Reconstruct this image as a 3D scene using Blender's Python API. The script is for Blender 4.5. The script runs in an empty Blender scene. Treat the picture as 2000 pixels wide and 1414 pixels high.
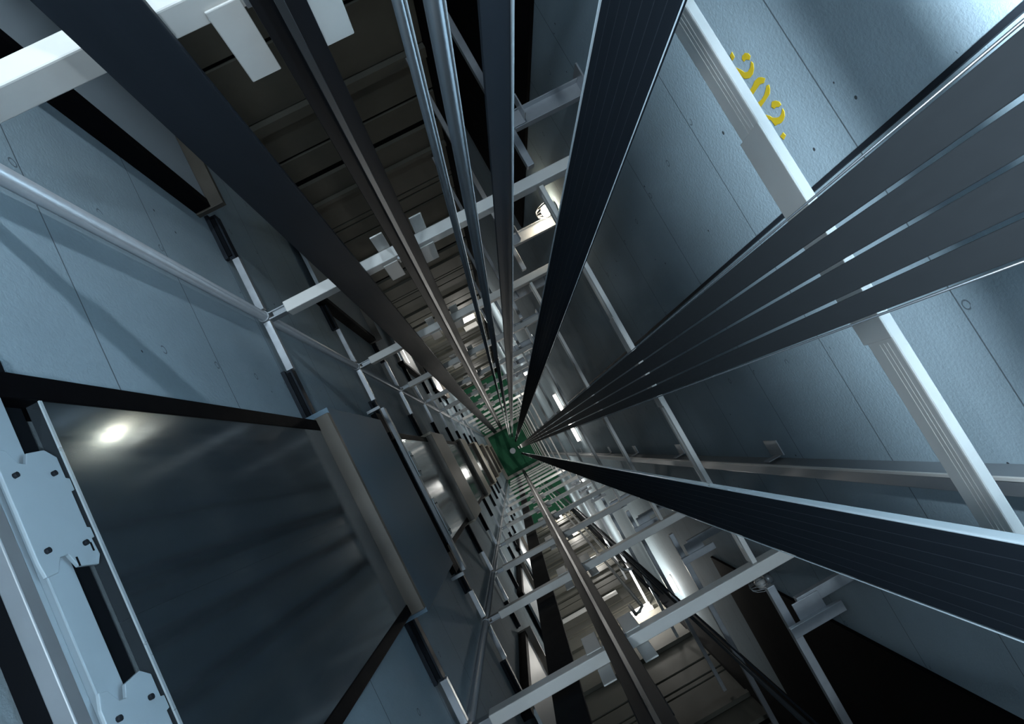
import bpy, bmesh, math, random
from mathutils import Vector, Matrix

random.seed(7)
H = 37.0                       # the camera's height above the pit floor
SC = bpy.context.scene
COL = SC.collection
PI = math.pi


def W(x, y, d):                # shaft coordinates: across, along, depth below the camera
    return Vector((x, y, H - d))


# ------------------------------------------------------------------ materials
def nodes(name):
    m = bpy.data.materials.new(name)
    m.use_nodes = True
    nt = m.node_tree
    b = nt.nodes['Principled BSDF']
    return m, nt, b


def ramp(nt, fac, stops):
    r = nt.nodes.new('ShaderNodeValToRGB')
    while len(r.color_ramp.elements) < len(stops):
        r.color_ramp.elements.new(0.5)
    for e, (p, c) in zip(r.color_ramp.elements, stops):
        e.position = p
        e.color = (c[0], c[1], c[2], 1) if hasattr(c, '__len__') else (c, c, c, 1)
    nt.links.new(fac, r.inputs[0])
    return r.outputs[0]


def math_(nt, op, a, b=None, c=None):
    n = nt.nodes.new('ShaderNodeMath')
    n.operation = op
    for i, v in enumerate((a, b, c)):
        if v is None:
            continue
        if isinstance(v, (int, float)):
            n.inputs[i].default_value = v
        else:
            nt.links.new(v, n.inputs[i])
    return n.outputs[0]


def mixc(nt, fac, a, b, mode='MIX'):
    n = nt.nodes.new('ShaderNodeMix')
    n.data_type = 'RGBA'
    n.blend_type = mode
    ins = [n.inputs[0], n.inputs[6], n.inputs[7]]
    for s, v in zip(ins, (fac, a, b)):
        if isinstance(v, (int, float)):
            s.default_value = v
        elif isinstance(v, tuple):
            s.default_value = (*v, 1)
        else:
            nt.links.new(v, s)
    return n.outputs[2]


def tex(nt, kind, scale, coord=None, **kw):
    n = nt.nodes.new(kind)
    if 'Scale' in n.inputs:
        n.inputs['Scale'].default_value = scale
    for k, v in kw.items():
        n.inputs[k].default_value = v
    if coord is not None:
        nt.links.new(coord, n.inputs['Vector'])
    return n


def objco(nt):
    return nt.nodes.new('ShaderNodeTexCoord').outputs['Object']


def concrete(name, col, seam=True):
    m, nt, b = nodes(name)
    co = objco(nt)
    sep = nt.nodes.new('ShaderNodeSeparateXYZ')
    nt.links.new(co, sep.inputs[0])
    n1 = tex(nt, 'ShaderNodeTexNoise', 1.7, co, Detail=6.0, Roughness=.6)
    n2 = tex(nt, 'ShaderNodeTexNoise', 60, co, Detail=3.0, Roughness=.7)
    c = mixc(nt, n1.outputs[0], tuple(v * .78 for v in col), tuple(min(1, v * 1.18) for v in col))
    c = mixc(nt, math_(nt, 'MULTIPLY', n2.outputs[0], .35), c, tuple(v * .62 for v in col))
    # little air holes in the cast surface
    v = tex(nt, 'ShaderNodeTexVoronoi', 5.2, co)
    vr = tex(nt, 'ShaderNodeTexNoise', 3.3, co)
    hole = math_(nt, 'LESS_THAN', v.outputs['Distance'], math_(nt, 'MULTIPLY_ADD', vr.outputs[0], .09, -.012))
    c = mixc(nt, hole, c, tuple(v_ * .12 for v_ in col))
    # formwork seams every 0.96 m and rings left by the form ties
    if seam:
        z = math_(nt, 'ADD', sep.outputs[2], -(H - 2.165) + 96.0)
        fr = math_(nt, 'FRACT', math_(nt, 'DIVIDE', z, .96))
        ds = math_(nt, 'MULTIPLY', math_(nt, 'PINGPONG', fr, .5), .96)
        line = math_(nt, 'LESS_THAN', ds, .0035)
        c = mixc(nt, line, c, tuple(v_ * .3 for v_ in col))
        gz = math_(nt, 'MULTIPLY', math_(nt, 'ADD', math_(nt, 'FRACT', math_(nt, 'DIVIDE', math_(nt, 'ADD', z, .21), .48)), -.5), .48)
        gy = math_(nt, 'MULTIPLY', math_(nt, 'ADD', math_(nt, 'FRACT', math_(nt, 'DIVIDE', math_(nt, 'ADD', sep.outputs[1], 50.12), .66)), -.5), .66)
        rr = math_(nt, 'SQRT', math_(nt, 'ADD', math_(nt, 'MULTIPLY', gz, gz), math_(nt, 'MULTIPLY', gy, gy)))
        ring = math_(nt, 'LESS_THAN', math_(nt, 'ABSOLUTE', math_(nt, 'ADD', rr, -.017)), .003)
        ring = math_(nt, 'MULTIPLY', ring, math_(nt, 'GREATER_THAN', tex(nt, 'ShaderNodeTexNoise', 9.0, co).outputs[0], .47))
        c = mixc(nt, math_(nt, 'MULTIPLY', ring, .75), c, tuple(v_ * .2 for v_ in col))
    nt.links.new(c, b.inputs['Base Color'])
    b.inputs['Roughness'].default_value = .85
    bp = nt.nodes.new('ShaderNodeBump')
    bp.inputs['Strength'].default_value = .25
    bp.inputs['Distance'].default_value = .01
    nt.links.new(n2.outputs[0], bp.inputs['Height'])
    nt.links.new(bp.outputs[0], b.inputs['Normal'])
    return m


def steel(name, col, rough=.35, metal=1.0, var=.15, ns=8.0, stretch=1.0, spec=.5, bump=0.0):
    m, nt, b = nodes(name)
    co = objco(nt)
    mp = nt.nodes.new('ShaderNodeMapping')
    mp.inputs['Scale'].default_value = (1, 1, stretch)
    nt.links.new(co, mp.inputs[0])
    n1 = tex(nt, 'ShaderNodeTexNoise', ns, mp.outputs[0], Detail=5.0, Roughness=.6)
    c = mixc(nt, n1.outputs[0], tuple(v * (1 - var) for v in col), tuple(min(1, v * (1 + var)) for v in col))
    nt.links.new(c, b.inputs['Base Color'])
    r = math_(nt, 'MULTIPLY_ADD', n1.outputs[0], .16, rough - .08)
    nt.links.new(r, b.inputs['Roughness'])
    b.inputs['Metallic'].default_value = metal
    b.inputs['Specular IOR Level'].default_value = spec
    if bump:
        bp = nt.nodes.new('ShaderNodeBump')
        bp.inputs['Strength'].default_value = bump
        bp.inputs['Distance'].default_value = .004
        nt.links.new(n1.outputs[0], bp.inputs['Height'])
        nt.links.new(bp.outputs[0], b.inputs['Normal'])
    return m


def glow(name, col, strength):
    m, nt, b = nodes(name)
    b.inputs['Base Color'].default_value = (.9, .9, .9, 1)
    b.inputs['Emission Color'].default_value = (*col, 1)
    b.inputs['Emission Strength'].default_value = strength
    return m


M = {}
M['concrete'] = concrete('cast_concrete', (.33, .42, .475))
M['pit'] = steel('green_floor_paint', (.03, .14, .075), .7, 0, .3, 3, spec=.1)
M['pit_rim'] = concrete('pit_concrete', (.3, .3, .28), False)
M['white'] = steel('pale_grey_paint', (.66, .64, .61), .42, 0, .06, 14)
M['pale'] = steel('galvanised_steel', (.50, .52, .55), .36, .55, .12, 20)
M['grey'] = steel('grey_steel', (.30, .32, .34), .4, .5, .12, 10)
M['dark'] = steel('dark_mill_steel', (.018, .022, .028), .5, .0, .25, 26, .06, spec=.08)
M['belt'] = steel('belt_coating', (.011, .0125, .014), .5, .0, .12, 200, .2, spec=.06)
M['edge'] = steel('edge_highlight_steel', (.62, .72, .78), .3, .35, .1, 12, .1)  # pale base colour paints the belt-edge highlight; other lips share it
M['black'] = steel('black_paint', (.006, .007, .009), .7, 0, .2, 8, spec=.05)
M['jamb'] = steel('black_gloss_paint', (.003, .003, .004), .6, 0, .2, 8, spec=.04)
M['door'] = steel('brushed_stainless', (.185, .235, .275), .125, .85, .05, 30, .04, bump=.012)
M['doorgrey'] = steel('grey_door_paint', (.36, .40, .43), .45, 0, .06, 9)
M['sheet_shaded'] = steel('shaded_blue_sheet', (.12, .18, .23), .6, 0, .12, 3, spec=.2)  # toe guard sheet with cool shade put into its colour
M['sheet_lit'] = steel('lit_cream_sheet', (.46, .41, .32), .5, 0, .12, 3)  # same toe guard sheet with warm lamplight put into its colour
M['brown'] = steel('brown_board', (.11, .105, .088), .7, 0, .2, 2.5, spec=.1)
M['sill'] = steel('sill_metal', (.07, .06, .048), .45, .2, .1, 20)
M['plate'] = steel('blue_grey_plate', (.40, .49, .55), .45, .05, .06, 9)
M['rail'] = steel('machined_rail', (.11, .12, .13), .3, .8, .15, 20, .05)
M['railback'] = steel('rail_black', (.012, .013, .016), .5, .2, .2, 20, .05, spec=.15)
M['yellow'] = steel('stencil_yellow', (.62, .43, .012), .7, 0, .12, 30)
M['joint_and_shade'] = steel('joint_and_shade_black', (.004, .0045, .0055), .8, 0, .2, 5, spec=.04)  # for the open joints and the panels that paint shade
M['tube'] = glow('lit_tube', (1, .93, .86), 7)
M['bulb'] = glow('lit_bulb', (1, .88, .66), 36)
M['deep'] = glow('lit_deep_tube', (1, .95, .86), 5)


# ------------------------------------------------------------------ mesh helpers
class MB:
    def __init__(self):
        self.bm = bmesh.new()

    def box(self, x0, x1, y0, y1, d0, d1):
        vs = [self.bm.verts.new(W(x, y, d)) for x in (x0, x1) for y in (y0, y1) for d in (d0, d1)]
        for f in ((0, 1, 3, 2), (4, 6, 7, 5), (0, 4, 5, 1), (2, 3, 7, 6), (0, 2, 6, 4), (1, 5, 7, 3)):
            self.bm.faces.new([vs[i] for i in f])
        return self

    def prism(self, pts, axis, a, b):
        """outline extruded: axis 'd' pts are (x,y); 'x' pts are (y,d); 'y' pts are (x,d)"""
        def mk(p, t):
            if axis == 'd':
                return W(p[0], p[1], t)
            if axis == 'x':
                return W(t, p[0], p[1])
            return W(p[0], t, p[1])
        lo = [self.bm.verts.new(mk(p, a)) for p in pts]
        hi = [self.bm.verts.new(mk(p, b)) for p in pts]
        n = len(pts)
        self.bm.faces.new(lo)
        self.bm.faces.new(hi[::-1])
        for i in range(n):
            j = (i + 1) % n
            self.bm.faces.new((lo[i], hi[i], hi[j], lo[j]))
        return self

    def tube(self, path, r, seg=12, caps=True):
        P = [W(*p) for p in path]
        rings = []
        for i, p in enumerate(P):
            t = (P[min(i + 1, len(P) - 1)] - P[max(i - 1, 0)]).normalized()
            u = Vector((1, 0, 0)) if abs(t.x) < .8 else Vector((0, 1, 0))
            a = t.cross(u).normalized()
            b = t.cross(a).normalized()
            rr = r[i] if isinstance(r, (list, tuple)) else r
            rings.append([self.bm.verts.new(p + (a * math.cos(2 * PI * k / seg) + b * math.sin(2 * PI * k / seg)) * rr) for k in range(seg)])
        for q0, q1 in zip(rings, rings[1:]):
            for k in range(seg):
                self.bm.faces.new((q0[k], q0[(k + 1) % seg], q1[(k + 1) % seg], q1[k]))
        if caps:
            self.bm.faces.new(rings[0][::-1])
            self.bm.faces.new(rings[-1])
        self.smooth = True
        return self

    def ball(self, c, r, sx=1, sy=1, sz=1):
        res = bmesh.ops.create_uvsphere(self.bm, u_segments=16, v_segments=10, radius=r)
        for v in res['verts']:
            v.co = Vector((v.co.x * sx, v.co.y * sy, v.co.z * sz)) + W(*c)
        self.smooth = True
        return self

    smooth = False

    def build(self, name, mat, parent=None, bevel=0.0):
        bmesh.ops.recalc_face_normals(self.bm, faces=self.bm.faces)
        me = bpy.data.meshes.new(name)
        self.bm.to_mesh(me)
        self.bm.free()
        me.materials.append(M[mat])
        o = bpy.data.objects.new(name, me)
        COL.objects.link(o)
        if self.smooth:
            for p in me.polygons:
                p.use_smooth = len(p.vertices) == 4
        if bevel:
            mod = o.modifiers.new('bevel', 'BEVEL')
            mod.width = bevel
            mod.segments = 2
            mod.limit_method = 'ANGLE'
        if parent is not None:
            o.parent = parent
            o.matrix_parent_inverse = parent.matrix_world.inverted()
        return o


def tag(o, label, cat, group=None):
    o['label'] = label
    o['category'] = cat
    if group:
        o['group'] = group
    return o


def thing(name, label, cat, loc, group=None):
    o = bpy.data.objects.new(name, None)
    o.empty_display_size = .1
    COL.objects.link(o)
    o.location = W(*loc)
    o.matrix_world = Matrix.Translation(W(*loc))
    return tag(o, label, cat, group)


def struct(o, label=None):
    o['kind'] = 'structure'
    if label:
        o['label'] = label
    return o


ORD = ['topmost', 'second', 'third', 'fourth', 'fifth', 'sixth', 'seventh', 'eighth', 'ninth', 'tenth', 'eleventh', 'twelfth', 'thirteenth', 'fourteenth']
LEV = [1.58 + 2.5 * k for k in range(14)]
SILL = [3.92 + 5.0 * k for k in range(7)]
XL, XR = -1.06, 1.57
YF, YN = 4.40, -4.20
BOT = H
TOP = -3.0

# ------------------------------------------------------------------ the setting
struct(MB().box(XL - .2, XL, YN - .2, YF + .2, TOP, BOT).build('wall_left', 'concrete'), 'cast concrete shaft wall on the door side')
struct(MB().box(XR, XR + .2, YN - .2, YF + .2, TOP, BOT).build('wall_right', 'concrete'), 'cast concrete rear shaft wall with the yellow number')
struct(MB().box(XL - .2, XR + .2, YN - .2, YF + .2, BOT, BOT + .3).build('floor', 'pit'), 'green painted pit floor at the bottom')
rim = MB()
for (a, b, c, d) in ((XL, XL + .16, -1.3, 1.46), (XR - .16, XR, -1.3, 1.46), (XL + .16, XR - .16, 1.3, 1.46), (XL + .16, XR - .16, -1.3, -1.14)):
    rim.box(a, b, c, d, BOT - .25, BOT)
struct(rim.build('trim_1', 'pit_rim'), 'raised pale rim round the green pit floor')


def end_wall(name, y, s, label):
    """side wall of the neighbouring hoistway: boards with open joints between ledges"""
    wl = struct(MB().box(XL, XR, min(y, y + s * .2), max(y, y + s * .2), TOP, BOT).build(name, 'joint_and_shade'), label)
    boards, ledge = MB(), MB()
    for k in range(-1, 8):
        b = 5.0 * k
        for (p0, p1, t) in ((.05, .50, .03), (.58, 1.55, .03), (1.80, 2.45, .03), (2.53, 3.05, .03), (3.22, 3.75, .05), (3.92, 4.80, .03), (4.86, 4.98, .03)):
            if b + p0 < TOP + .1 or b + p1 > BOT:
                continue
            boards.box(XL + .01, XR - .35, min(y - s * t, y), max(y - s * t, y), b + p0, b + p1)
        for (p0, p1, t) in ((1.58, 1.76, .09), (3.78, 3.88, .10)):
            if b + p0 < TOP + .1 or b + p1 > BOT:
                continue
            ledge.box(XL + .01, XR - .35, min(y - s * t, y), max(y - s * t, y), b + p0, b + p1)
    boards.build('board_cladding', 'brown', wl)
    ledge.build('ledge', 'brown', wl)
    return wl


end_wall('wall_back', YF, 1, 'brown boarded side wall beyond the upper neighbouring hoistway')
end_wall('wall_front', YN, -1, 'brown boarded side wall beyond the lower neighbouring hoistway')

# added black panels painting the shade on the rear wall of both neighbouring hoistways
tag(MB().box(XR - .03, XR, 2.62, YF - .02, TOP + .1, 8.6).build('shade_panel', 'joint_and_shade'), 'tall black panel painting the shade on the rear wall of the upper neighbouring hoistway', 'panel')
tag(MB().box(XR - .03, XR, YN + .02, -2.3, TOP + .1, 8.3).build('shade_panel', 'joint_and_shade'), 'tall black panel painting the shade on the rear wall of the lower neighbouring hoistway', 'panel')


# ------------------------------------------------------------------ landing doors
DX = -.96


def landing_door(n, k, y0, y1, mat, where, full):
    sd = SILL[k]
    top = sd - 2.34
    dr = struct(MB().box(DX - .035, DX, y0, (y0 + y1) / 2 - .0002, top, sd - .01).build('door_%d' % n, mat), '%s landing door %s' % ('brushed steel' if mat == 'door' else 'grey', where))
    MB().box(DX - .035, DX, (y0 + y1) / 2 + .0002, y1, top, sd - .01).build('door_leaf', mat, dr)
    if mat == 'door':
        MB().box(DX - .002, DX + .0025, y0, y1, top - .004, top + .006).build('top_lip', 'edge', dr)
    j = MB().box(XL, DX + .004, y1, y1 + .07, top - .3, sd)
    j.build('jamb', 'jamb', dr, .004)
    MB().box(XL, DX + .004, y0 - .06, y0, top - .3, sd).build('jamb', 'jamb', dr, .004)
    MB().box(XL, -.876, y0 - .07, y1 + .08, sd, sd + .05).build('sill', 'sill', dr, .003)
    if mat == 'doorgrey':
        return dr
    f = MB().box(XL, -.878, y0 - .1, y1 + .12, sd + .051, sd + 1.68)
    f.build('toe_guard', 'sheet_shaded' if k == 0 else 'sheet_lit', dr, .003)  # one sheet: shade painted into the nearest guard, lamplight into the deeper ones
    return dr


n = 0
for k in range(7):
    n += 1
    landing_door(n, k, -.487, .65, 'door', '%s down the left wall' % ORD[k], k < 2)
for k in range(4):
    n += 1
    landing_door(n, k, 2.30, 3.44, 'doorgrey', '%s down in the upper neighbouring hoistway' % ORD[k], k < 2)
for k in range(4):
    n += 1
    landing_door(n, k, -3.3, -2.2, 'doorgrey', '%s down in the lower neighbouring hoistway' % ORD[k], k < 2)

# the door hanger gear above the nearest landing door
for k, wh in ((0, 'above the nearest steel landing door'), (1, 'above the second steel landing door')):
    b = SILL[k] - 3.92
    g = thing('door_operator', 'pale grey hanger track with notched plates %s' % wh, 'door gear', (-.9, .1, 1.3 + b))
    MB().box(-.93, -.893, -.75, .95, 1.207 + b, 1.245 + b).build('header_beam', 'grey', g, .003)
    MB().box(-1.06, -.93, .955, .985, 1.215 + b, 1.255 + b).build('header_arm', 'grey', g, .002)
    MB().box(-1.06, -.93, -.79, -.755, 1.215 + b, 1.255 + b).build('header_arm', 'grey', g, .002)
    t = MB()
    t.box(-.925, -.905, -.75, .95, 1.255 + b, 1.276 + b)
    t.build('track_lip', 'plate', g, .002)
    MB().box(-1.05, -1.0, -.75, .95, 1.30 + b, 1.57 + b).build('gap_shade', 'black', g)  # added black box paints the dark gap behind the hanger plates
    MB().box(-.935, -.902, -.75, .95, 1.292 + b, 1.372 + b).build('track', 'plate', g, .003)
    for (a0, a1, notch) in ((.205, .478, 1), (-.42, -.03, -1)):
        # notched hanger plate outline in (y, depth)
        o0, o1 = 1.262 + b, 1.435 + b
        pts = [(a0, o0 + .005), (a0 + .03, o0), (a1 - .03, o0), (a1, o0 + .012),
               (a1 - .004, o0 + .035), (a1 - .032, o0 + .055), (a1 - .034, o0 + .075), (a1 - .010, o0 + .088),
               (a1 - .002, o1 - .03), (a1 - .02, o1), (a1 - .07, o1), (a1 - .072, o1 + .012), (a1 - .1, o1 + .012), (a1 - .102, o1),
               (a0 + .085, o1), (a0 + .083, o1 + .010), (a0 + .06, o1 + .010), (a0 + .058, o1), (a0 + .02, o1 + .004), (a0, o1 - .012), (a0 + .006, o0 + .10),
               (a0 + .035, o0 + .085), (a0 + .033, o0 + .060), (a0 + .004, o0 + .04)]
        hp = MB().prism(pts, 'x', -.893, -.885).build('hanger_plate', 'plate', g, .0015)
        for (qy, qd) in ((a0 + .05, o0 + .03), (a0 + .05, o1 - .03), (a1 - .06, o0 + .03), (a1 - .06, o1 - .035)):
            MB().tube([(-.886, qy, qd), (-.877, qy, qd)], .006, 8).build('bolt_head', 'dark', hp)
        MB().box(-.8855, -.8845, a0 + .006, a0 + .026, o0 + .1, o0 + .106).build('slot', 'black', hp)
        MB().box(-.8855, -.8845, a0 + .03, a0 + .05, o1 - .014, o1 - .008).build('slot', 'black', hp)

# ------------------------------------------------------------------ cross beams between the hoistways
def clevis(s, y, d, par):
    c = MB()
    c.box(-.985, -.82, y + s * .012, y + s * .022, d + .015, d + .09)
    c.box(-.985, -.86, y + s * .052, y + s * .062, d + .015, d + .09)
    c.box(-.95, -.84, y + s * .02, y + s * .055, d + .03, d + .05)
    c.build('end_clevis', 'grey', par, .002)


def cross_beam(k, s):
    d = LEV[k]
    yf = 1.46 if s > 0 else -1.30
    yb = yf + s * .075
    side = 'upper' if s > 0 else 'lower'
    if k < 8:
        lab = 'pale steel cross beam of the %s row, %s below the camera' % (side, ORD[k])
        grp = None
    else:
        lab = 'tiny deep cross beam of the %s row close to the green pit floor' % side
        grp = 'deep cross beams of the %s row' % side
    g = thing('cross_beam', lab, 'beam', (0, yf, d), grp)
    MB().box(-.86, XR - .02, min(yf, yb), max(yf, yb), d, d + .115).build('beam_tube', 'white', g, .006)
    if k < 8:
        clevis(s, yf, d, g)
        for (x0, x1) in ((-.185, -.082), (.082, .185)):
            ya, yc = yf + s * .077, yf + s * .087
            lo = MB().box(x0, x1, min(yf - s * .010, yf - s * .002), max(yf - s * .010, yf - s * .002), d + .06, d + .40)
            lo.build('rail_plate', 'white', g, .004)
            MB().box(x0 + .02, x1, min(ya, yc), max(ya, yc), d - .26, d + .05).build('rail_plate', 'white', g, .004)
        for x in (-.075, .055):
            MB().box(x, x + .03, min(yf - s * .02, yf), max(yf - s * .02, yf), d + .02, d + .1).build('rail_clip', 'grey', g, .002)


for s, nm in ((1, 'upper'), (-1, 'lower')):
    yf = 1.46 if s > 0 else -1.30
    tag(MB().box(-.86, XR - .02, min(yf, yf + s * .075), max(yf, yf + s * .075), -.92, -.805).build('cross_beam', 'white', None, .006), 'pale steel cross beam of the %s row, just above the camera' % nm, 'beam')
tag(MB().box(.985, 1.01, -1.30, 1.45, -.87, -.80).build('rear_beam', 'white', None, .005), 'pale rear beam just above the camera', 'beam')
for k in range(14):
    cross_beam(k, 1)
    cross_beam(k, -1)

# ------------------------------------------------------------------ rear beams in front of the right wall
for k, d in enumerate(LEV):
    for nm, y0, y1 in (('', -1.30, 1.45), ('upper', 1.60, YF - .05), ('lower', -4.1, -1.46)):
        if nm and k > 6:
            continue
        if not nm:
            lab = ('pale rear beam crossing behind the flat belts, %s below the camera' % ORD[k]) if k < 7 else 'narrow rear beam deep behind the flat belts near the pit'
            grp = None if k < 7 else 'deep rear beams'
        else:
            lab = 'slim rear beam in the %s neighbouring hoistway, %s below the camera' % (nm, ORD[k])
            grp = None
        g = thing('rear_beam', lab, 'beam', (.97, y0, d + .06), grp)
        if nm:
            MB().box(.97, 1.02, y0, y1, d + .02, d + .08).build('beam_tube', 'pale', g, .004)
            continue
        MB().box(.972, 1.004, y0, y1, d + .03, d + .145).build('beam_tube', 'white', g, .005)
        MB().box(.9665, .9715, -.20, .45, d + .022, d + .152).build('splice_plate', 'white', g, .003)
        if k < 4:
            rb = MB()
            for i, q in enumerate((.045, .062, .08)):
                rb.box(.9708, .972, .27, 1.4, d + q + .012, d + q + .019)
                rb.box(.9708, .972, -1.2, -.21, d + q + .012, d + q + .019)
            rb.build('pressed_rib', 'white', g)

# brackets that tie the neighbouring hoistways to the rear wall
for k, d in enumerate(LEV):
    if k < 1 or k > 7:
        continue
    for s, nm in ((1, 'upper'), (-1, 'lower')):
        y = 1.93 if s > 0 else -1.66
        g = thing('wall_bracket', 'channel bracket on the rear wall at the %s hoistway edge, %s level down' % (nm, ORD[k]), 'bracket', (XR, y, d))
        if s < 0:
            MB().box(1.09, XR - .012, -1.66, -1.585, d + .0, d + .05).build('channel_arm', 'pale', g, .003)
            MB().box(1.045, 1.225, -1.725, -1.60, d - .012, d).build('joint_plate', 'pale', g, .003)
            MB().box(.955, 1.31, -1.765, -1.70, d - .05, d - .012).build('cross_angle', 'pale', g, .003)
            MB().box(XR - .012, XR, y - .11, y + .13, d - .10, d + .16).build('wall_plate', 'pale', g, .002)
            continue
        b = MB()
        b.box(1.02, XR - .012, y - .06, y + .06, d + .055, d + .062)
        b.box(1.02, XR - .012, y - .064, y - .057, d, d + .062)
        b.box(1.02, XR - .012, y + .057, y + .064, d, d + .062)
        b.build('channel_arm', 'pale', g, .002)
        MB().box(XR - .012, XR, y - .11, y + .11, d - .10, d + .16).build('wall_plate', 'pale', g, .002)
        c = MB()
        c.box(.95, 1.10, y - .012 * s - .05, y - .012 * s + .05, d - .02, d - .01)
        c.box(.95, .96, y - .06, y + .06, d - .10, d + .1)
        c.box(1.095, 1.104, y - .05, y + .10, d - .12, d - .01)
        c.build('angle_cleat', 'pale', g, .002)

# ------------------------------------------------------------------ posts and rails on the left wall
for y, nm in ((1.515, 'upper'), (-1.335, 'lower')):
    g = thing('corner_post', 'slim grey pipe post on the left wall behind the %s cross beam ends' % nm, 'post', (-1.01, y, BOT))
    MB().tube([(-1.012, y, TOP + .1), (-1.012, y, BOT)], .032, 16).build('pipe', 'pale', g)
    for d in LEV[:8]:
        MB().tube([(-1.012, y, d + .02), (-1.012, y, d + .10)], .037, 16).build('collar', 'grey', g)

for k, d in enumerate(LEV):
    if k < 1 or k > 9:
        continue
    for nm, segs in (('upper', ((1.56, 1.95), (1.95, 2.28))), ('lower', ((-1.72, -1.38), (-2.1, -1.72))), ('middle', ((1.12, 1.47), (.73, 1.12))), ('foot', ((-1.28, -1.0), (-1.0, -.57)))):
        word = {'upper': 'beyond the upper post', 'lower': 'beyond the lower post', 'middle': 'between upper post and door', 'foot': 'between door and lower post'}[nm]
        g = thing('wall_tie', 'thin horizontal tie bar %s on the left wall, %s level down' % (word, ORD[k]), 'tie bar', (-1.0, segs[0][0], d))
        (a, b), (c0, c1) = segs
        MB().box(-1.03, -.985, a, b, d + .02, d + .07).build('bar', 'pale', g, .003)
        q = MB()
        q.box(XL, -1.0, c0, c1, d + .015, d + .022)
        q.box(-1.012, -1.0, c0, c1, d + .022, d + .10)
        q.box(XL, -1.035, c0, c1, d - .02, d + .015)
        q.build('slotted_channel', 'dark', g, .002)
        MB().box(-1.04, -1.012, c0 + .02, c1 - .02, d + .0, d + .012).build('slot_lip', 'black', g)

# ------------------------------------------------------------------ guide rails
def guide_rail(y, s, xc, label):
    g = thing('guide_rail', label, 'rail', (xc, y, BOT))
    MB().box(xc - .072, xc + .072, min(y, y + s * .016), max(y, y + s * .016), TOP + .1, BOT).build('rail_flange', 'railback', g, .002)
    yb = y - s * .085
    MB().box(xc - .0125, xc + .0125, min(y, yb), max(y, yb), TOP + .1, BOT).build('rail_blade', 'rail', g, .002)
    for i in range(7):
        d = 2.9 + 4.9 * i
        if s < 0:
            MB().box(xc - .077, xc + .077, min(y + s * .016, y + s * .028), max(y + s * .016, y + s * .028), d, d + .35).build('fish_plate', 'dark', g, .002)


guide_rail(1.405, 1, .012, 'dark steel guide rail with a grey blade on the upper cross beams')
guide_rail(-1.262, -1, .004, 'dark steel guide rail with a grey blade on the lower cross beams')

# rail with a bright lip
g = thing('flat_rail', 'flat dark rail with one bright edge between pipe pair and wide upper belt', 'rail', (.34, .69, BOT))
MB().box(.3045, .364, .688, .698, TOP + .1, BOT - .4).build('rail_web', 'dark', g, .001)
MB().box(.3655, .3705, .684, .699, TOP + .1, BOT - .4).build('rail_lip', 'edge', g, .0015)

PY = .69
g = thing('guide_pipe', 'thinner shiny dark round pipe, the one beside the upper guide rail', 'pipe', (.168, PY, BOT))
MB().tube([(.168, PY, TOP + .1), (.168, PY, BOT - .4)], .0093, 20).build('pipe', 'rail', g)
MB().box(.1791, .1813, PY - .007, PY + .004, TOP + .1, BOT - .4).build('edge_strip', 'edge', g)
g = thing('guide_pipe', 'thicker shiny dark round pipe, the one beside the flat bright-edged rail', 'pipe', (.224, PY, BOT))
MB().tube([(.224, PY, TOP + .1), (.224, PY, BOT - .4)], .0156, 20).build('pipe', 'rail', g)
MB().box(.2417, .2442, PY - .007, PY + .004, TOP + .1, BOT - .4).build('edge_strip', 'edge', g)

# wide cable trunking on both sides
g = thing('cable_trunking', 'broad flat dark trunking running down in front of the upper cross beams', 'trunking', (-.375, 1.37, BOT))
MB().box(-.472, -.277, 1.36, 1.395, TOP + .1, BOT).build('trunking_body', 'dark', g, .004)
g = thing('cable_trunking', 'broad flat black trunking running down behind the lower cross beams', 'trunking', (-.4, -1.43, BOT))
MB().box(-.489, -.300, -1.45, -1.415, TOP + .1, BOT).build('trunking_body', 'black', g, .004)

# ------------------------------------------------------------------ the belts
BX = .30
bw = [(.0600, .0347), (.0317, .0088), (.0060, -.0173), (-.0203, -.0400)]
nmz = ['uppermost of the four flat steel belts at the right edge', 'flat steel belt second from the top of the four', 'flat steel belt third from the top of the four', 'lowest of the four flat steel belts at the right edge']
for (a, b), lab in zip(bw, nmz):
    tag(MB().box(BX, BX + .003, b, a, TOP + .1, BOT - .6).build('hoist_belt', 'belt', None, .0008), lab, 'belt', 'four flat hoist belts')
for y, lab in ((.0620, 'thin dark wire along the top side of the four belts'), (-.0421, 'thin dark wire along the bottom side of the four belts')):
    tag(MB().tube([(BX, y, TOP + .1), (BX, y, BOT - .6)], .0010, 8).build('guard_wire', 'rail'), lab, 'wire')


def wide_belt(x, y0, y1, label, lip_in, lip_out):
    g = thing('wide_belt', label, 'belt', (x, (y0 + y1) / 2, BOT))
    MB().box(x, x + .010, y0, y1, TOP + .1, BOT - .6).build('belt_body', 'belt2', g, .003)
    r = MB()
    nrib = 7
    for i in range(1, nrib):
        y = y0 + (y1 - y0) * i / nrib
        r.box(x - .0004, x, y - .0004, y + .0004, TOP + .1, BOT - .6)
    r.build('belt_groove', 'dark', g)
    MB().box(x - .002, x + .011, lip_in[0], lip_in[1], TOP + .1, BOT - .6).build('edge_strip', 'edge', g, .002)  # pale strip carries the highlight along the belt edge
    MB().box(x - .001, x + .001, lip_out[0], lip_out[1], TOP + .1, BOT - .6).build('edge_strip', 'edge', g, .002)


M['belt2'] = steel('ribbed_belt', (.008, .0105, .014), .7, .0, .2, 60, .1, spec=.03)
wide_belt(.36, .314, .4395, 'wide dark ribbed belt with thin bright edges rising to the top centre', (.440, .4412), (.3105, .3118))
wide_belt(.36, -.406, -.288, 'wide dark ribbed belt with a bright upper edge running to the lower right corner', (-.2865, -.2825), (-.4078, -.4066))

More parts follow.
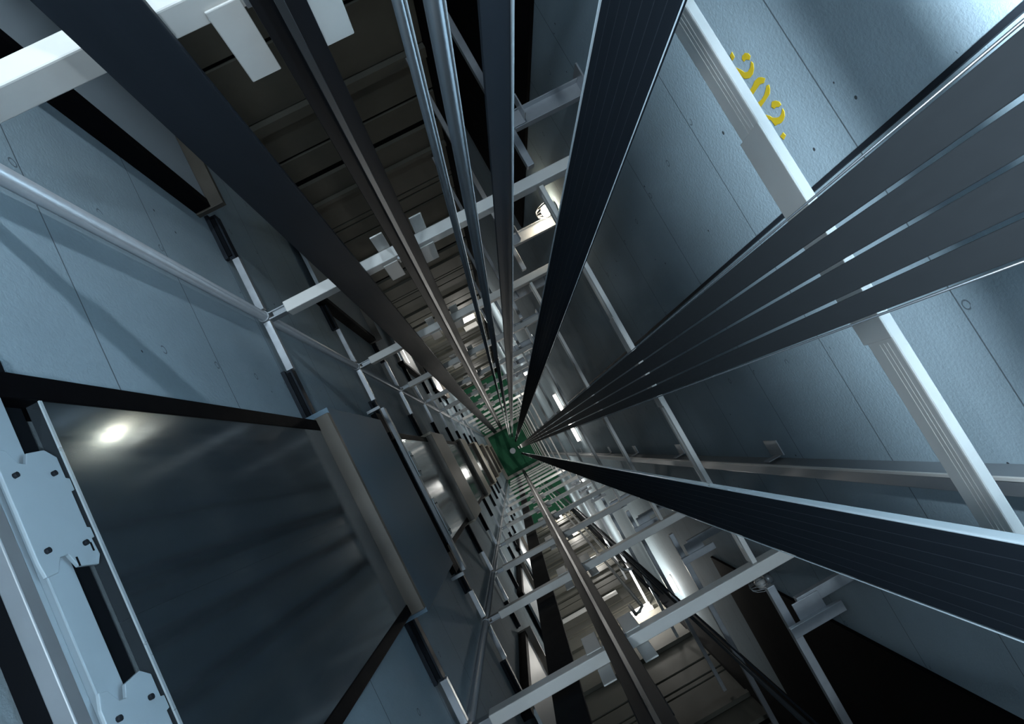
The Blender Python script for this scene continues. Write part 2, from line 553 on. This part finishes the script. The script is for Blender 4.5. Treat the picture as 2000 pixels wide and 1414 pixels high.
# conduit strip and cable duct on the rear wall
tag(MB().box(XR - .02, XR, .338, .357, TOP + .1, BOT - .3).build('flat_conduit', 'dark', None, .002), 'narrow dark conduit strip on the right wall just above the flat belts', 'conduit')
g = thing('cable_duct', 'square grey cable duct with pale front edge on the right wall', 'duct', (1.5, -.9, BOT))
MB().box(1.45, XR, -.955, -.892, TOP + .1, BOT - .3).build('duct_body', 'grey', g, .003)
MB().box(1.445, 1.455, -.892, -.876, TOP + .1, BOT - .3).build('duct_lip', 'white', g, .002)
for k in range(1, 7):
    d = LEV[k] + .25
    g = thing('wall_mount_clip', 'small angle clip holding the grey duct to the wall, %s level down' % ORD[k], 'clip', (XR, -.82, d))
    MB().box(XR - .008, XR, -.87, -.76, d, d + .22).build('clip_plate', 'pale', g, .002)
    MB().box(1.47, XR - .008, -.875, -.868, d + .05, d + .15).build('clip_arm', 'pale', g, .002)

# ------------------------------------------------------------------ stencilled number on the rear wall
ST = [
    [(1.012, 2.487), (0.988, 2.491), (0.988, 2.515), (1.011, 2.511)],
    [(0.959, 2.443), (0.955, 2.418), (0.941, 2.402), (0.925, 2.399), (0.92, 2.416), (0.935, 2.435), (0.937, 2.453), (0.952, 2.455)],
    [(0.91, 2.413), (0.897, 2.409), (0.881, 2.424), (0.872, 2.449), (0.874, 2.478), (0.892, 2.509), (0.913, 2.521), (0.941, 2.528), (0.95, 2.548), (1.0, 2.57), (1.0, 2.545), (0.955, 2.52), (0.934, 2.503), (0.91, 2.489), (0.898, 2.468), (0.898, 2.439)],
    [(0.844, 2.432), (0.833, 2.413), (0.815, 2.395), (0.808, 2.418), (0.819, 2.442), (0.82, 2.492), (0.82, 2.521), (0.815, 2.56), (0.835, 2.56), (0.844, 2.524), (0.843, 2.492), (0.848, 2.46)],
    [(0.792, 2.411), (0.786, 2.397), (0.771, 2.405), (0.759, 2.426), (0.757, 2.477), (0.757, 2.52), (0.765, 2.56), (0.785, 2.56), (0.78, 2.521), (0.774, 2.483), (0.777, 2.454), (0.785, 2.428)],
    [(0.731, 2.437), (0.723, 2.418), (0.707, 2.4), (0.691, 2.399), (0.692, 2.416), (0.703, 2.434), (0.703, 2.448), (0.72, 2.459)],
    [(0.677, 2.404), (0.663, 2.405), (0.649, 2.418), (0.642, 2.441), (0.642, 2.463), (0.65, 2.485), (0.654, 2.504), (0.685, 2.508), (0.72, 2.545), (0.74, 2.545), (0.70, 2.50), (0.688, 2.493), (0.674, 2.472), (0.665, 2.45), (0.667, 2.426)],
    [(0.61, 2.484), (0.592, 2.479), (0.587, 2.505), (0.608, 2.514)],
]
t = MB()
for p in ST:
    t.prism(p, 'x', XR - .0025, XR - .0005)
tag(t.build('stencil_sign', 'yellow'), 'yellow stencilled number on the right concrete wall above the rear beam', 'number')

# ------------------------------------------------------------------ lamps and their fittings, plus two added fill lights
def light(loc, power, col, r=.08, name='lamp_or_fill'):
    l = bpy.data.lights.new(name, 'POINT')
    l.energy = power
    l.color = col
    l.shadow_soft_size = r
    o = bpy.data.objects.new(name, l)
    COL.objects.link(o)
    o.location = W(*loc)
    return o


WARM = (1, .80, .55)
NEUT = (1, .965, .90)
COOL = (.72, .88, 1)


def wall_lamp(x, y, d, ln, face, label, power, mat='tube', group=None):
    """tube on a batten fixed to a wall; face says which wall is behind it"""
    g = thing('wall_lamp', label, 'lamp', (x, y, d), group)
    h = ln / 2
    if face[0] == 'y':
        s_ = 1 if face[1] == '+' else -1
        wy = (YF - .05) if s_ > 0 else (YN + .05)
        MB().tube([(x - h, y, d), (x + h, y, d)], .038, 12).build('tube', mat, g)
        MB().box(x - h - .03, x + h + .03, min(wy, y + s_ * .05), max(wy, y + s_ * .05), d - .03, d + .03).build('batten', 'white', g, .004)
        light((x, y - s_ * .25, d - .1), power, NEUT, .07)
    else:
        s_ = 1 if face[1] == '+' else -1
        wx = XR if s_ > 0 else XL
        MB().tube([(x, y - h, d), (x, y + h, d)], .034, 12).build('tube', mat, g)
        MB().box(min(wx, x + s_ * .045), max(wx, x + s_ * .045), y - h - .03, y + h + .03, d - .03, d + .03).build('batten', 'white', g, .004)
        light((x - s_ * .25, y, d - .1), power, NEUT, .07)


def bulb_lamp(x, y, d, label, power, sx, mat='bulb', r=.06):
    g = thing('bulkhead_lamp', label, 'lamp', (x, y, d))
    MB().ball((x, y, d), r, .8, 1, 1.3).build('bulb', mat, g)
    MB().tube([(x + sx * .05, y, d), (x + sx * .11, y, d)], [.05, .05], 16).build('lamp_base', 'grey', g)
    gd = MB()
    for i in range(6):
        a = PI * i / 6
        pts = [(x + sx * .05 - sx * .16 * math.sin(q), y + .09 * math.cos(q) * math.cos(a), d + .09 * math.cos(q) * math.sin(a)) for q in [PI * j / 8 for j in range(9)]]
        gd.tube(pts, .003, 5)
    gd.build('wire_guard', 'pale', g)
    if power:
        light((x - sx * .12, y, d - .1), power * .10, WARM, .06)


bulb_lamp(1.45, 1.99, 6.4, 'glowing round bulb lamp under the bracket left of the wide upper belt', 8, 1)
bulb_lamp(1.45, -2.15, 6.25, 'dim round lamp on the rear wall of the lower neighbouring hoistway', 0, 1, 'white')
wall_lamp(.67, 4.22, 19.9, .48, 'y+', 'lit tube lamp on the boarded wall beside the upper guide rail and the pipes', 60)
wall_lamp(-.985, 2.55, 12.35, .28, 'x-', 'lit lamp on the left wall of the upper hoistway, seen beside the broad upper trunking', 1.5)
wall_lamp(.75, -4.02, 13.75, .50, 'y-', 'brightest lit tube lamp, on the boarded wall of the lower hoistway', 70)
wall_lamp(-.985, -2.57, 8.95, .13, 'x-', 'small lit lamp on the left wall beside the black lower trunking', .5)
wall_lamp(1.5, .48, 15.6, .46, 'x+', 'lit tube lamp deep on the rear wall above the flat belts', 4)
wall_lamp(1.5, -.31, 15.6, .46, 'x+', 'lit tube lamp deep on the rear wall below the flat belts', 4)
for (x, y, d, ln, ax, pw) in ((.3, 4.22, 27, .3, 'y+', 80), (.3, 4.22, 33.5, .3, 'y+', 80), (-.985, 2.5, 18.5, .3, 'x-', 20), (1.5, 1.9, 21, .3, 'x+', 26)):
    wall_lamp(x, y, d, ln, ax, 'tiny lit lamp far down behind the upper cross beams', pw, 'deep', 'far lamps behind the upper cross beams')
for (x, y, d, ln, ax, pw) in ((.6, -4.02, 20.5, .3, 'y-', 80), (.6, -4.02, 27, .3, 'y-', 90), (.5, -4.02, 33.5, .3, 'y-', 90), (-.985, -2.6, 17.5, .3, 'x-', 20), (1.5, -3.7, 13.0, .3, 'x+', 14), (1.5, -1.8, 21.5, .3, 'x+', 26)):
    wall_lamp(x, y, d, ln, ax, 'tiny lit lamp far down behind the lower cross beams', pw, 'deep', 'far lamps behind the lower cross beams')
light((.2, .1, 21.0), 16, NEUT, .2)  # unseen fill light with no fitting, added for the deep shaft
light((.2, .1, 29.0), 10, NEUT, .2)  # second added fill light, lower down, also without a fitting

# daylight-cold work lights over the camera
def spot(loc, aim, power, deg, r, col=COOL):
    l = bpy.data.lights.new('work_lamp', 'SPOT')
    l.energy = power
    l.color = col
    l.spot_size = math.radians(deg)
    l.spot_blend = 1.0
    l.shadow_soft_size = r
    o = bpy.data.objects.new('work_lamp', l)
    COL.objects.link(o)
    o.location = W(*loc)
    o.rotation_euler = (W(*aim) - W(*loc)).to_track_quat('-Z', 'Y').to_euler()
    return o


light((-.75, .25, -9.0), 1500, COOL, .18, 'machine_room_lamp')
spot((.60, .05, -.6), (1.57, .1, 1.0), 3400, 42, .03).scale = (2.2, 1, 1)
light((-.1, .02, .1), 52, COOL, .04, 'work_lamp')
spot((-.1, 2.9, -.4), (-1.06, 1.6, 2.1), 330, 54, .06)
spot((.35, .5, -1.5), (-.05, 1.5, 1.7), 380, 30, .05)
tag(MB().tube([(.8, -1.1, -.095), (.8, 1.2, -.095)], .034, 12).build('shadow_bar', 'pale'), 'unseen round bar added above the camera to shade a band of the right wall', 'rail')  # added out of view to cast the dark band on the right wall

# ------------------------------------------------------------------ fittings in the lower neighbouring hoistway
tag(MB().box(-1.0, .62, -4.10, YN + .03, 16.15, 16.30).build('wall_ledge', 'white', None, .004), 'brightly lit steel ledge across the boarded wall behind the lower guide rail', 'ledge')
tag(MB().box(.48, .95, 4.22, YF - .03, 21.35, 21.47).build('wall_ledge', 'white', None, .004), 'short bright ledge on the boarded wall below the lit tube beside the upper guide rail', 'ledge')
for (x, y, d, w_, lab) in ((.51, -1.9, 8.2, .10, 'pale pipe with a hooked top end behind the lower cross beam'), (.40, -1.9, 6.55, -.09, 'thin pipe with a hooked top end beside the brightest tube lamp')):
    tag(MB().tube([(x, y, BOT), (x, y, d + .06), (x, y, d), (x + w_ * .5, y - .02, d - .04), (x + w_, y - .04, d), (x + w_, y - .04, d + .35)], .018, 10).build('hook_pipe', 'white'), lab, 'pipe')
tag(MB().tube([(.80, -2.3, TOP + .2), (.80, -2.3, BOT)], .017, 14).build('hoist_rope', 'rail'), 'shiny steel rod running down the lower neighbouring hoistway', 'rope')
tag(MB().tube([(.86, -2.34, TOP + .2), (.86, -2.34, BOT)], .008, 10).build('hoist_rope', 'dark'), 'thin dark rope close beside the shiny steel rod', 'rope')
for i in range(3):
    tag(MB().tube([(.62 + .05 * i, -2.0, 6.9), (.62 + .05 * i, -2.0, BOT)], .007, 8).build('hoist_rope', 'dark'), '%s of three dark ropes near the brightest tube lamp' % ('first', 'middle', 'last')[i], 'rope', 'three dark ropes')
tag(MB().tube([(0, 0, BOT - .9), (0, 0, BOT)], .16, 20).build('pit_buffer', 'grey'), 'grey buffer standing at the centre of the green pit floor', 'buffer')

# ------------------------------------------------------------------ camera
R = ((0.88164353, -0.47191462, -0.00112595), (-0.46770392, -0.87345395, -0.13539291), (0.06291043, 0.11989489, -0.99079135))
cd = bpy.data.cameras.new('camera')
cam = bpy.data.objects.new('camera', cd)
COL.objects.link(cam)
mw = Matrix(((R[0][0], -R[1][0], -R[2][0], 0), (R[0][1], -R[1][1], -R[2][1], 0), (R[0][2], -R[1][2], -R[2][2], 0), (0, 0, 0, 1)))
mw.translation = W(0, 0, 0)
cam.matrix_world = mw
cd.sensor_width = 36
cd.lens = 1269.57 * 36 / 2000
cd.clip_start = .02
cd.clip_end = 200
SC.camera = cam

w = bpy.data.worlds.new('dark_world')
w.use_nodes = True
w.node_tree.nodes['Background'].inputs[0].default_value = (.25, .42, .6, 1)
w.node_tree.nodes['Background'].inputs[1].default_value = .025
SC.world = w
SC.view_settings.view_transform = 'Standard'
SC.view_settings.look = 'None'
SC.view_settings.exposure = 0
SC.view_settings.gamma = 1
